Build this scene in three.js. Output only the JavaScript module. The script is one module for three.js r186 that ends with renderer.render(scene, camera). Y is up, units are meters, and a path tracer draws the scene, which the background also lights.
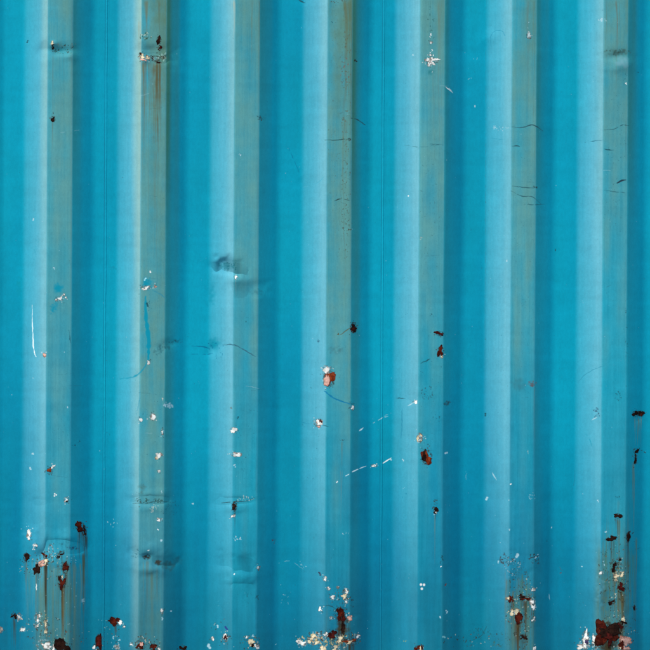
import * as THREE from 'three';
import { mergeGeometries } from 'three/addons/utils/BufferGeometryUtils.js';

// ------------------------------------------------------------------ camera, sky, sun, exposure
// Lengths along the wall are worked out in "marks": 332 marks to the metre (one pitch of the corrugation is about 93 marks = 0.28 m).
const K = 332, EYE = { u: 19.7, v: 325, d: 2000, turn: 0.05, roll: 0.0055, pu: 120 };
const X = u => (u - 325) / K, Y = v => 0.45 + (650 - v) / K, Z = z => z / K;

const scene = new THREE.Scene();
const camera = new THREE.PerspectiveCamera(2 * Math.atan(325 / 2000) * 180 / Math.PI, 1, 0.1, 200);
camera.position.set(X(EYE.u), Y(EYE.v), Z(EYE.d));
camera.rotation.order = 'YXZ';
camera.rotation.set(0, -EYE.turn, EYE.roll);
camera.setViewOffset(650, 650, 325 - EYE.pu, 0, 650, 650);
camera.updateProjectionMatrix();

const SUN = new THREE.Vector3(-0.64, 0.58, 0.50).normalize();
{ // hazy bright sky, whiter round the veiled sun
  const w = 256, h = 128, data = new Float32Array(w * h * 4);
  const d = new THREE.Vector3();
  for (let j = 0; j < h; j++) for (let i = 0; i < w; i++) {
    const lat = ((j + 0.5) / h - 0.5) * Math.PI, lon = ((i + 0.5) / w - 0.5) * 2 * Math.PI;
    d.set(Math.cos(lat) * Math.cos(lon), Math.sin(lat), Math.cos(lat) * Math.sin(lon));
    const c = Math.max(0, d.dot(SUN)), up = Math.max(0, d.y);
    const glow = 0.9 * Math.pow(c, 6) + 0.5 * Math.pow(c, 2);
    const k = d.y > 0 ? 1 : Math.exp(5 * d.y) * 0.72 + 0.28;
    const o = (j * w + i) * 4;
    data[o] = k * (0.50 - 0.12 * up + glow * 0.50);
    data[o + 1] = k * (0.55 - 0.06 * up + glow * 0.49);
    data[o + 2] = k * (0.62 + 0.02 * up + glow * 0.46);
    data[o + 3] = 1;
  }
  const sky = new THREE.DataTexture(data, w, h, THREE.RGBAFormat, THREE.FloatType);
  sky.mapping = THREE.EquirectangularReflectionMapping;
  sky.magFilter = sky.minFilter = THREE.LinearFilter;
  sky.needsUpdate = true;
  scene.background = sky; scene.environment = sky;
}
const sun = new THREE.DirectionalLight(0xfff1de, 1.75);
sun.position.copy(SUN).multiplyScalar(12).add(new THREE.Vector3(0, 1.4, 0));
sun.target.position.set(0, 1.4, 0);
sun.castShadow = true; sun.shadow.radius = 22; sun.shadow.mapSize.set(2048, 2048);
Object.assign(sun.shadow.camera, { left: -3, right: 3, top: 3, bottom: -3, near: 1, far: 30 });
scene.add(sun, sun.target);

const renderer = new THREE.WebGLRenderer({ antialias: true });
renderer.setSize(1024, 1024);
renderer.toneMapping = THREE.LinearToneMapping;
renderer.toneMappingExposure = 1.62;
renderer.outputColorSpace = THREE.SRGBColorSpace;
renderer.shadowMap.enabled = true;

// ------------------------------------------------------------------ noise
const mix = (a, b, t) => a + (b - a) * t;
const clamp = (x, a = 0, b = 1) => x < a ? a : x > b ? b : x;
const smooth = (a, b, x) => { const t = clamp((x - a) / (b - a)); return t * t * (3 - 2 * t); };
function rng(seed) { let a = seed >>> 0; return () => { a = (a + 0x6D2B79F5) | 0; let t = Math.imul(a ^ (a >>> 15), 1 | a); t = (t + Math.imul(t ^ (t >>> 7), 61 | t)) ^ t; return ((t ^ (t >>> 14)) >>> 0) / 4294967296; }; }
function hash(x, y, s) { let h = Math.imul(x, 374761393) ^ Math.imul(y, 668265263) ^ Math.imul(s, 1442695041); h = Math.imul(h ^ (h >>> 13), 1274126177); h ^= h >>> 16; return (h >>> 0) / 4294967296; }
function noise(x, y, s = 0) { // 0..1
  const xi = Math.floor(x), yi = Math.floor(y), fx = x - xi, fy = y - yi;
  const ux = fx * fx * (3 - 2 * fx), uy = fy * fy * (3 - 2 * fy);
  const a = hash(xi, yi, s), b = hash(xi + 1, yi, s), c = hash(xi, yi + 1, s), d = hash(xi + 1, yi + 1, s);
  return a + (b - a) * ux + (c - a) * uy + (a - b - c + d) * ux * uy;
}
function fbm(x, y, s = 0, n = 3) { let v = 0, a = 0.5, t = 0; for (let i = 0; i < n; i++) { v += a * noise(x, y, s + i * 17); t += a; x *= 2.03; y *= 2.03; a *= 0.5; } return v / t; }

// ------------------------------------------------------------------ the shape of the corrugated steel
const C0 = 58.3, PITCH = 93.2, CW = 12.27, SL = 22.15, DEPTH = 13.1, VW = PITCH / 2 - CW - SL;
const crest = k => C0 + PITCH * k;                            // centre line of the k-th ridge (0 = leftmost in the picture)
function trapezoid(u) {
  const k = Math.round((u - C0) / PITCH), a = Math.abs(u - crest(k));
  return DEPTH * clamp((CW + SL - a) / SL);
}
const bend = [-1, -0.5, 0, 0.5, 1];
function profile(u) {
  const k = Math.round((u - C0) / PITCH), a = Math.abs(u - crest(k));
  const r = a > CW + SL / 2 ? 3.0 : 1.2;
  let s = 0; for (const b of bend) s += trapezoid(u + b * r);
  return s / 5;
}
// dents: [u, v, half width, half height, depth (+ out, - in), turn]
const dents = [];
const dent = (px, py, rx, ry, depth, turn = 0) => dents.push([px, py, rx, ry, depth, Math.cos(turn), Math.sin(turn)]);
let dentsReady = false;
function height(u, v) {
  const k = Math.round((u - C0) / PITCH);
  const w = (noise(k * 3.7, v / 150, 5) - 0.5) * 2.0 + (noise(k * 1.3 + 9, v / 47, 6) - 0.5) * 0.8 + (k === 4 ? -0.7 : k === 1 ? 0.2 : 0);
  let z = profile(u + w);
  z += (noise(u / 38, v / 170, 11) - 0.5) * 0.8 + (noise(u / 17, v / 60, 12) - 0.5) * 0.22;
  if (dentsReady) for (const d of dents) {
    const dx = u - d[0], dy = v - d[1];
    if (Math.abs(dx) > 60 || Math.abs(dy) > 60) continue;
    const a = (dx * d[5] + dy * d[6]) / d[2], b = (-dx * d[6] + dy * d[5]) / d[3], q = (a * a + b * b) * (0.55 + 0.9 * noise(u / 6, v / 5, 81));
    if (q < 9) z += 2.1 * d[4] * Math.exp(-q);
  }
  return z;
}
function normalAt(u, v, e = 0.6) {
  const hx = (height(u + e, v) - height(u - e, v)) / (2 * e), hy = (height(u, v + e) - height(u, v - e)) / (2 * e);
  const l = Math.hypot(hx, hy, 1);
  return [-hx / l, hy / l, 1 / l];                              // v runs down, y up
}
// where the point that the photograph shows at (px, py) lies on the steel
function onWall(px, py) {
  const cr = Math.cos(EYE.roll), sr = Math.sin(EYE.roll), ax = px - EYE.pu, ay = py - EYE.v;
  const dx = (ax * cr + ay * sr) / EYE.d, dy = (-ax * sr + ay * cr) / EYE.d;
  const ct = Math.cos(EYE.turn), st = Math.sin(EYE.turn), wx = dx * ct + st, wz = ct - dx * st;
  let z = 6, u = 0, v = 0;
  for (let i = 0; i < 4; i++) { const t = (EYE.d - z) / wz; u = EYE.u + t * wx; v = EYE.v + t * dy; z = height(u, v); }
  return [u, v];
}
const dentAt = (px, py, ...rest) => dent(...onWall(px, py), ...rest);
// first ridge: knocked in at the top and buckled at the foot
dentAt(60, 50, 13, 4.5, -2.0, 0.05); dentAt(43, 52, 7, 8, -0.9); dentAt(54, 44, 3, 2.5, 0.8); dentAt(70, 56, 7, 4, 0.7);
dentAt(33, 545, 8, 9, 1.3); dentAt(46, 553, 9, 6, -2.2, -0.5); dentAt(60, 545, 14, 5, -1.7, 0.1); dentAt(76, 549, 8, 4, -1.8); dentAt(66, 538, 10, 5, 0.8); dentAt(58, 562, 10, 6, 0.9); dentAt(40, 502, 10, 5, -0.6);
// second
dentAt(150, 50, 12, 5, -1.5); dentAt(158, 58, 8, 4, -1.8, 0.1); dentAt(146, 60, 6, 3, 0.8); dentAt(172, 58, 7, 10, -0.7);
dentAt(150, 500, 16, 3.2, -1.5); dentAt(150, 494, 14, 5, 0.6); dentAt(150, 508, 14, 4, 0.6);
dentAt(148, 557, 5, 3.5, -1.9); dentAt(158, 562, 5, 3.5, -1.8); dentAt(168, 562, 9, 6, -1.2); dentAt(134, 552, 8, 6, -0.9); dentAt(150, 548, 12, 5, 0.7); dentAt(152, 570, 12, 5, 0.7);
dentAt(168, 344, 10, 4, -0.7, -0.25);
// third
dentAt(229, 266, 10, 6, -3.6, 0.2); dentAt(244, 282, 9, 6, 0.9); dentAt(237, 279, 8, 5, 1.2); dentAt(222, 266, 9, 6, -1.2); dentAt(258, 286, 10, 7, -0.8); dentAt(216, 294, 8, 10, -0.6); dentAt(214, 348, 7, 7, -0.9);
dentAt(236, 501, 14, 2.8, -1.5); dentAt(234, 508, 9, 4, 0.7); dentAt(222, 503, 9, 4, -0.6);
dentAt(241, 577, 11, 8, 2.0); dentAt(241, 564, 11, 4, -1.0); dentAt(150, 568, 13, 5, 0.8); dentAt(34, 536, 6, 10, 0.7); dentAt(52, 566, 12, 8, -0.8); dentAt(224, 560, 8, 9, -0.9); dentAt(246, 560, 8, 5, -1.0);
// the others
dentAt(312, 190, 12, 20, -0.5); dentAt(330, 378, 6, 10, -0.4); dentAt(412, 398, 8, 6, -0.5); dentAt(345, 622, 10, 12, -0.9);
dentAt(490, 38, 8, 7, 0.6); dentAt(520, 585, 12, 22, -0.9); dentAt(618, 56, 11, 5, -1.2); dentAt(620, 66, 10, 7, 0.9); dentAt(612, 600, 13, 26, -0.9); dentAt(608, 634, 12, 12, 0.9); dentAt(598, 590, 7, 12, 0.6); dentAt(638, 418, 5, 4, -0.6);
dentsReady = true;

// ------------------------------------------------------------------ the paint: colour, gloss and fine relief over nine pitches of the wall
const U0 = C0 - 1.5 * PITCH, SPAN = 9 * PITCH, V0 = -95, N = 2048, PX = N / SPAN;   // texels per mark
const col = new Float32Array(N * N * 3), rel = new Float32Array(N * N), rgh = new Float32Array(N * N);
// how weathered each ridge is: [dirt, olive tint, the mark where the dirt thins out, how far the film runs, cream on the left edge, bottom dirt]
const wear = {
  '-1': [0.7, 0.4, 240, 300, 0.3, 0.2],
  0: [0.88, 0.30, 300, 330, 0.75, 0.35], 1: [0.98, 0.85, 430, 260, 1.0, 0.62], 2: [0.82, 0.38, 330, 230, 0.35, 0.12],
  3: [0.98, 0.88, 330, 260, 0.28, 0.12], 4: [0.84, 0.40, 270, 260, 0.22, 0.06], 5: [0.86, 0.46, 290, 230, 0.28, 0.16], 6: [0.92, 0.50, 170, 230, 0.45, 0.22],
  7: [0.8, 0.4, 200, 240, 0.3, 0.1],
};
const mixInto = (c, t, a) => { c[0] += (t[0] - c[0]) * a; c[1] += (t[1] - c[1]) * a; c[2] += (t[2] - c[2]) * a; };
const BLUE = [0.001, 0.292, 0.425], DEEP = [0.001, 0.150, 0.265], CHALK = [0.098, 0.365, 0.480], GREY = [0.082, 0.285, 0.305], OLIVE = [0.078, 0.178, 0.135], CREAM = [0.29, 0.44, 0.36], TEAL = [0.002, 0.25, 0.32], MOSS = [0.034, 0.165, 0.130], FOOT_SHADE = [0.006, 0.085, 0.120];
{
  const c = [0, 0, 0];
  for (let j = 0; j < N; j++) {
    const v = V0 + (j + 0.5) / PX;
    for (let i = 0; i < N; i++) {
      const u = U0 + (i + 0.5) / PX, k = Math.round((u - C0) / PITCH), s = u - crest(k), a = Math.abs(s);
      const [dirt, olive, ends, film, cream, low] = wear[Math.min(7, Math.max(-1, k))];
      const big = fbm(u / 60, v / 190, 1, 3), streak = 0.6 * noise(u / 1.15, v / 34, 2) + 0.4 * noise(u / 2.6, v / 90, 9), streak2 = noise(u / 5.5, v / 130, 3), fine = noise(u * 1.6, v * 1.6, 4), mottle = fbm(u / 9, v / 11, 8, 3);
      c[0] = BLUE[0]; c[1] = BLUE[1]; c[2] = BLUE[2];
      mixInto(c, DEEP, clamp(0.12 + 0.62 * smooth(300, 680, v) + (big - 0.5) * 0.8 + (streak2 - 0.5) * 0.16));  // deeper blue low down: lens darkening painted in, along with less bleaching
      mixInto(c, TEAL, clamp((fbm(u / 30, v / 90, 21, 2) - 0.45) * 0.7));
      const fade = 1 - smooth(ends - film * 0.5, ends + film, v + (noise(u / 7, v / 60, 31) - 0.5) * 150);
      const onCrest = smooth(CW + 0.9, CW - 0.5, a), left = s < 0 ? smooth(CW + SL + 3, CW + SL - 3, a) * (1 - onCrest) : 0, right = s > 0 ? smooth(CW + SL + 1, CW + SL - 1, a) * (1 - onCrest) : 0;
      // chalky bloom plus painted sky gloss on the left faces, thinning lower down
      const bloomGloss = left * (0.30 + 0.55 * smooth(CW + SL, CW + 1, a)) * (1 - 0.86 * smooth(340, 650, v + 60 * (big - 0.5))) * (0.72 + 0.55 * big);
      mixInto(c, CHALK, clamp(bloomGloss * (0.85 + 0.3 * streak)));
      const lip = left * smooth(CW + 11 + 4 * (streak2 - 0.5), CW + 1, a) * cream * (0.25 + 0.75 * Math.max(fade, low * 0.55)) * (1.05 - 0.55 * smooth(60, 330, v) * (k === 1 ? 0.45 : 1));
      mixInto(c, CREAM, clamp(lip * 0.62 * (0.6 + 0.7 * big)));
      // grime on the crests, running over the right-hand edge
      let g = onCrest * mix(0.06 + low * 0.55, 1, fade) * dirt * (0.76 + 0.26 * streak + 0.32 * (mottle - 0.5) + 0.75 * (noise(u / 8, v / 38, 33) - 0.5) + 0.08 * (streak2 - 0.5));
      g *= 1 - 0.3 * smooth(500, 690, v) * (1 - low);
      mixInto(c, GREY, clamp(g));
      const ol = onCrest * olive * mix(low * 0.45, 1, fade * (1 - 0.45 * smooth(40, 330, v))) * (0.22 + 0.62 * smooth(-CW, CW, s) + (mottle - 0.5) * 0.9 + (noise(u / 8, v / 55, 34) - 0.5) * 0.5 + (streak - 0.5) * 0.3);
      mixInto(c, OLIVE, clamp(ol * (0.66 + 0.55 * smooth(110, 0, v + 40 * (noise(u / 6, 7, 35) - 0.5)))));
      const over = right * smooth(CW + 18 + 7 * (streak2 - 0.5), CW - 1, a) * (0.28 + 0.72 * fade * (1 - 0.55 * smooth(60, 260, v))) * dirt * (0.5 + 0.5 * streak2);
      mixInto(c, MOSS, clamp(over * (0.45 + olive)));
      // lens darkening towards the foot, painted as a dark film with ragged tongues
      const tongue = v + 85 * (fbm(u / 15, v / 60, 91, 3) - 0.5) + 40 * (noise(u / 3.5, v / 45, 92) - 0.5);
      mixInto(c, FOOT_SHADE, 0.44 * smooth(520, 700, tongue) * (0.75 + 0.5 * mottle));
      // grey-green wash that rainwater has carried down from the rusting spots
      const wash = { 0: [552, 0.75, 11], 1: [556, 0.35, 2], 3: [606, 0.45, 3], 5: [575, 0.6, 3], 6: [515, 0.75, 6] }[k];
      if (wash) {
        const w = smooth(wash[0], wash[0] + 42, v + 46 * (noise(u / 2.4, 3, 95) - 0.5) + 20 * (noise(u / 0.9, 5, 96) - 0.5)) * smooth(CW + wash[2] + 2, CW + wash[2] - 5, a);
        mixInto(c, [0.072, 0.150, 0.112], clamp(w * wash[1] * (0.25 + 0.75 * noise(u / 1.5, v / 60, 97)) * (0.6 + 0.8 * mottle)));
      }
      // worn, greyed edges of the crest
      const edge = Math.exp(-Math.pow((a - CW) / 0.8, 2)) * (0.2 + 0.25 * noise(u, v / 9, 41));
      mixInto(c, CHALK, edge * (s < 0 ? 0.5 : 0.35) * (0.4 + 0.6 * (1 - smooth(400, 650, v))));
      const grain = 1 + (fine - 0.5) * 0.10 + (noise(u * 0.8, v * 0.35, 44) - 0.5) * 0.07 + (streak - 0.5) * 0.11 * (0.35 + onCrest) + (streak2 - 0.5) * 0.07 + (mottle - 0.5) * 0.10 + (fbm(u / 26, v / 5, 45, 2) - 0.5) * 0.09;
      const o = j * N + i;
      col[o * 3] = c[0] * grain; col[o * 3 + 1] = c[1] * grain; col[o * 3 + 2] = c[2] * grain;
      rgh[o] = 0.50 + 0.22 * clamp(g + bloomGloss + over) + (mottle - 0.5) * 0.12;
      rel[o] = 0.5 + (fine - 0.5) * 0.05 + (fbm(u / 4, v / 4, 51, 2) - 0.5) * 0.10 + (streak - 0.5) * 0.04 * onCrest;
    }
  }
}
// --- marks in the paint and some painted dent shading, each with its own shape; places are read off the photograph and carried to the steel by onWall
function dab(u, v, r, color, alpha, raise = 0, rough = 0, hard = 0.6) {
  const x0 = (u - U0) * PX, y0 = (v - V0) * PX, R = Math.max(0.8, r * PX), i0 = Math.floor(x0 - R - 1), i1 = Math.ceil(x0 + R + 1), j0 = Math.floor(y0 - R - 1), j1 = Math.ceil(y0 + R + 1);
  for (let j = Math.max(0, j0); j <= Math.min(N - 1, j1); j++) for (let i = Math.max(0, i0); i <= Math.min(N - 1, i1); i++) {
    const q = Math.hypot(i + 0.5 - x0, j + 0.5 - y0) / R;
    if (q >= 1) continue;
    const w = alpha * (1 - smooth(hard, 1, q)), o = j * N + i;
    col[o * 3] += (color[0] - col[o * 3]) * w; col[o * 3 + 1] += (color[1] - col[o * 3 + 1]) * w; col[o * 3 + 2] += (color[2] - col[o * 3 + 2]) * w;
    rel[o] += raise * w; if (rough) rgh[o] += (rough - rgh[o]) * w;
  }
}
const WHITE = [0.70, 0.74, 0.74], BROWN = [0.038, 0.033, 0.016], RUST = [0.07, 0.018, 0.010], DARK = [0.022, 0.016, 0.012], INK = [0.010, 0.075, 0.100], TOUCH = [0.002, 0.24, 0.345], PALE = [0.30, 0.50, 0.58], YELLOW = [0.11, 0.115, 0.06];
let seed = 100;
function run(px, py, len, width, color, alpha, wander = 0.5) {                        // a run of rusty water: a few thin threads side by side
  const r = rng(seed * 7 + 3), threads = width < 1.8 ? 1 : width < 3.2 ? 3 : 5;
  if (len > 110) alpha *= 0.6;
  for (let f = 0; f < threads; f++) {
    const s = seed++, l = len * (f ? 0.35 + 0.65 * r() : 1), off = f ? (r() - 0.5) * width : 0, w0 = f ? width * (0.25 + 0.3 * r()) : width * (threads > 1 ? 0.55 : 0.9), n = Math.ceil(l / 0.45);
    for (let i = 0; i <= n; i++) {
      const t = i / n, [u, v] = onWall(px + off + (noise(t * l / 22, 0, s) - 0.5) * 2 * wander, py + t * l);
      const w = w0 * (0.85 + 0.3 * (noise(t * l / 16, 3, s) - 0.5)) * (1 - 0.35 * t);
      dab(u, v, Math.max(0.35, w * 0.6), color, alpha * (f ? 0.34 : 0.52) * Math.pow(1 - t, 0.6) * smooth(0, 5, t * l + 1) * (0.5 + 0.8 * noise(t * l / 7, 7, s)), 0, 0.8, 0.05);
    }
  }
}
function scratch(points, width, color, alpha, gaps = 0, raise = -0.2) {
  width *= 0.86; alpha *= 0.8;
  const s = seed++, c = new THREE.CatmullRomCurve3(points.map(([x, y]) => new THREE.Vector3(x, y, 0))), n = Math.ceil(c.getLength() / 0.3);
  for (let i = 0; i <= n; i++) {
    const t = i / n, p = c.getPoint(t), g = noise(t * n / 9, 0, s);
    if (g < gaps) continue;
    const [u, v] = onWall(p.x + (noise(t * n / 6, 5, s) - 0.5) * 0.5, p.y + (noise(t * n / 6, 9, s) - 0.5) * 0.5);
    dab(u, v, width * 0.5 * (0.6 + 0.8 * g) * (0.5 + 0.5 * Math.sin(Math.PI * clamp(t, 0.06, 0.94))), color, alpha, raise, 0, 0.4);
  }
}
function smudge(px, py, rx, ry, turn, color, alpha, count = 60) {
  const r = rng(seed++), ct = Math.cos(turn), st = Math.sin(turn);
  for (let i = 0; i < count; i++) {
    const q = Math.sqrt(-2 * Math.log(1 - r() * 0.9)) * 0.5, th = r() * 6.283, x = q * Math.cos(th) * rx, y = q * Math.sin(th) * ry;
    const [u, v] = onWall(px + x * ct - y * st, py + x * st + y * ct);
    dab(u, v, Math.min(rx, ry) * (0.25 + 0.35 * r()), color, alpha * (0.3 + 0.7 * r()), 0, 0, 0.1);
  }
}
function specks(px, py, rx, ry, count, size, color, alpha = 0.9) {
  const r = rng(seed++);
  for (let i = 0; i < count; i++) {
    const q = Math.sqrt(r()), th = r() * 6.283, x = px + q * rx * Math.cos(th), y = py + q * ry * Math.sin(th), s = size * (0.35 + 0.8 * r() * r());
    for (let m = 0; m < 3; m++) { const [u, v] = onWall(x + (r() - 0.5) * s, y + (r() - 0.5) * s * 1.4); dab(u, v, s * 0.5, color, alpha, -0.3, 0.7, 0.5); }
  }
}
const speck = (px, py, s = 1.4, color = WHITE) => specks(px, py, 0.1, 0.1, 1, s / 0.6, color, 0.95);

// ridge 1
smudge(62, 50, 12, 3, 0, TEAL, 0.35); specks(62, 49, 15, 5, 26, 1.7, [0.03, 0.06, 0.05], 0.7); specks(66, 45, 10, 3, 10, 1.4, [0.12, 0.2, 0.17], 0.7);
run(53, 55, 85, 2.2, YELLOW, 0.55); run(60, 55, 70, 2.5, [0.05, 0.2, 0.3], 0.4); run(64, 52, 60, 1.4, YELLOW, 0.3); run(52, 120, 60, 2.6, YELLOW, 0.5); run(71, 0, 270, 2, [0.05, 0.10, 0.10], 0.28, 1);
speck(27, 42, 2, INK); speck(53, 113, 1.3, DARK);
smudge(58, 288, 5, 4.5, 0, TOUCH, 0.55, 80); smudge(53.5, 308, 3.4, 6.5, 0.45, TOUCH, 0.5, 70); smudge(36, 250, 2.5, 20, 0.15, TOUCH, 0.18, 60); smudge(19, 285, 3, 12, 0.1, TEAL, 0.25);
scratch([[32.3, 305], [32.6, 330], [34.2, 352], [36, 357]], 1.5, [0.7, 0.8, 0.82], 0.9); speck(41.5, 352, 1.8, PALE); speck(54, 268, 1.6, PALE); speck(64, 352, 1.3, PALE); speck(33, 378, 1.2, PALE); speck(33, 219, 1.5, PALE);
scratch([[69, 330], [70, 339], [71, 343]], 1.3, INK, 0.5); specks(60, 430, 12, 20, 14, 1.1, INK, 0.4); specks(76, 443, 5, 4, 4, 1.8, INK, 0.5);
speck(68, 407, 2.3, PALE); speck(33, 453, 1.4, PALE); speck(30, 469, 1.4, PALE); speck(55.5, 495, 1.5, WHITE); specks(35, 546, 4, 4, 8, 2.0, WHITE, 0.9); specks(27, 530, 6, 6, 4, 1.3, PALE);
smudge(60, 543, 18, 4, 0.05, INK, 0.22, 50); smudge(73, 547.5, 6.5, 2, 0.05, [0.012, 0.035, 0.08], 0.6, 60); smudge(60, 553, 6, 2.5, -0.5, [0.03, 0.05, 0.03], 0.5, 40); specks(43, 560, 11, 6, 22, 2.0, [0.04, 0.05, 0.03], 0.8); specks(52, 556, 12, 9, 14, 1.5, [0.45, 0.42, 0.3], 0.8);
for (let i = 0; i < 26; i++) run(26 + i * 2.3, 556 + 14 * noise(i * 0.9, 1, 301), 60 + 30 * noise(i, 2, 302), 2 + 2.4 * noise(i, 3, 303), i % 3 ? [0.07, 0.17, 0.14] : [0.12, 0.20, 0.15], 0.5, 0.8);
run(27, 561, 70, 2.2, [0.16, 0.18, 0.12], 0.6); run(36, 571, 78, 3.0, YELLOW, 0.75); run(46, 560, 80, 4.6, BROWN, 1.3, 0.4); run(46.5, 562, 70, 2.8, [0.024, 0.022, 0.012], 1.3, 0.3); run(38, 560, 84, 2, BROWN, 0.8); run(58, 562, 84, 1.6, [0.04, 0.05, 0.03], 0.6); run(66, 574, 76, 2, BROWN, 0.7); run(63, 586, 64, 5.0, [0.11, 0.085, 0.03], 1.15, 0.4); run(62, 587, 60, 2.4, BROWN, 0.8); run(58, 556, 30, 1.6, [0.05, 0.09, 0.07], 0.7);
run(85, 535, 34, 4.2, [0.03, 0.03, 0.016], 1.3, 0.5); run(83.5, 553, 95, 5.2, [0.06, 0.075, 0.035], 0.75); run(78, 530, 34, 1.6, YELLOW, 0.7); run(87, 550, 80, 2, [0.05, 0.09, 0.06], 0.6); smudge(83, 601, 2, 3, 0, PALE, 0.5, 14); run(70, 585, 60, 3, [0.05, 0.11, 0.08], 0.5);
run(15, 620, 45, 3.2, [0.04, 0.06, 0.04], 0.9); run(20, 632, 30, 1.6, [0.04, 0.1, 0.1], 0.5); scratch([[36.5, 584], [36.3, 590]], 1.6, WHITE, 0.85, 0.2); specks(38, 626, 5, 8, 10, 1.8, [0.05, 0.05, 0.03], 0.9); specks(46, 622, 2.5, 9, 12, 1.7, [0.4, 0.33, 0.14], 0.8); run(37, 622, 30, 2.4, [0.05, 0.06, 0.03], 0.9); run(46, 622, 30, 3.4, [0.06, 0.055, 0.025], 0.9);
specks(71, 590, 10, 40, 16, 1.1, PALE, 0.6); specks(116, 644, 5, 8, 12, 1.8, PALE, 0.75); specks(113, 523, 6, 5, 7, 1.6, PALE, 0.6); specks(98, 620, 4, 4, 2, 1.4, PALE, 0.7); specks(108, 434, 3, 1.5, 3, 1.4, INK, 0.4);
// ridge 2
specks(146, 37, 6, 4, 18, 1.7, [0.02, 0.07, 0.04], 0.8); specks(146, 36, 6, 3, 9, 1.7, [0.35, 0.45, 0.38], 0.8); specks(155, 58, 12, 4, 24, 1.7, [0.025, 0.02, 0.012], 0.8); specks(163, 57, 5, 4, 12, 1.8, [0.22, 0.42, 0.38], 0.8); smudge(157, 78, 6, 24, 0, [0.085, 0.085, 0.040], 0.14, 90); smudge(155, 105, 6, 40, 0, [0.095, 0.11, 0.06], 0.12, 90); for (let i = 0; i < 9; i++) run(142 + i * 2.3, 58 + 6 * noise(i, 1, 331), 60 + 90 * noise(i, 2, 332), 2.5 + 2 * noise(i, 3, 333), [0.11, 0.105, 0.05], 0.4 + 0.3 * (i > 4), 0.6); run(159, 34, 22, 2.0, [0.13, 0.05, 0.015], 1.1); 
run(157.5, 62, 90, 5.5, [0.085, 0.078, 0.034], 0.7, 0.6); run(158, 62, 60, 2.4, [0.075, 0.060, 0.025], 0.5, 0.4); run(144, 62, 95, 4.2, [0.13, 0.12, 0.05], 0.8); run(150, 62, 60, 2.2, [0.16, 0.16, 0.09], 0.5); run(139, 20, 30, 3, [0.3, 0.27, 0.16], 0.5);
run(147, 0, 40, 6, [0.13, 0.14, 0.07], 0.5); run(160, 0, 40, 4, [0.09, 0.10, 0.05], 0.5); run(141.5, 150, 200, 1.8, [0.24, 0.30, 0.21], 0.4); run(156, 150, 180, 4, [0.10, 0.15, 0.12], 0.35, 1); run(148, 160, 120, 3, [0.10, 0.13, 0.11], 0.35, 1); run(143, 560, 90, 3, [0.10, 0.18, 0.14], 0.4, 1); run(152, 572, 78, 7, [0.09, 0.15, 0.10], 0.3, 1);
smudge(147, 283, 4.5, 7, 0, TOUCH, 0.55, 80); scratch([[145.5, 296], [146, 318], [148.5, 338], [148.6, 352], [148.3, 359]], 5.4, TOUCH, 0.6, 0.05, 0); scratch([[148.5, 358], [144, 368], [134, 376.5], [120, 379]], 2.6, [0.008, 0.25, 0.36], 0.5, 0.05, 0); scratch([[152, 290], [160, 294], [165, 298]], 2.4, [0.03, 0.22, 0.30], 0.35);
scratch([[140, 376], [139.5, 400], [136, 416]], 1.4, [0.04, 0.26, 0.36], 0.4, 0.3); speck(148, 305, 2.2, INK); specks(145, 300, 8, 14, 10, 1.3, INK, 0.5); specks(130, 328, 4, 3, 4, 1.6, [0.06, 0.3, 0.42], 0.6); speck(150.5, 271, 1.8); speck(145.5, 279, 2, [0.3, 0.65, 0.75]);
smudge(164, 347.5, 10, 3.6, -0.18, INK, 0.30, 70); smudge(176, 341.5, 9, 2.2, -0.22, INK, 0.35, 60); smudge(158, 352, 5, 3, 0, INK, 0.3, 30); scratch([[192, 346], [204, 347], [210, 349]], 1.8, DEEP, 0.6, 0.2); scratch([[192, 354], [205, 354.5], [214, 353]], 1.5, DEEP, 0.5, 0.25); specks(170, 330, 20, 40, 16, 1.0, INK, 0.35);
smudge(214, 345, 6, 7, 0, TOUCH, 0.4, 70); specks(215, 350, 9, 10, 22, 1.5, DEEP, 0.6); smudge(211, 295, 5, 14, 0.1, TOUCH, 0.35, 60); smudge(113, 268, 5, 2, 0, INK, 0.18, 30);
specks(163, 398, 1.5, 3, 4, 1.8, [0.5, 0.5, 0.45], 0.8); specks(166, 405, 3, 2.5, 10, 2.3, PALE, 0.75); specks(171, 406, 2, 3, 10, 2.3, PALE, 0.75); specks(152, 430, 10, 40, 12, 1.1, INK, 0.4);
specks(150, 501, 14, 2.5, 34, 1.6, [0.02, 0.06, 0.05], 0.75); scratch([[131, 503.5], [145, 503], [158, 501], [175, 503]], 1.3, [0.02, 0.07, 0.07], 0.6, 0.3); smudge(142, 489, 4, 6, 0.2, [0.05, 0.14, 0.14], 0.4, 30); specks(155, 508, 5, 4, 12, 2.0, [0.42, 0.48, 0.42], 0.65); specks(170, 508, 10, 8, 24, 1.3, INK, 0.45); specks(138, 500, 3, 10, 12, 1.6, [0.05, 0.1, 0.1], 0.5); speck(193, 503, 1.5, PALE);  // the soft smudge above the crease is painted shading
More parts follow.
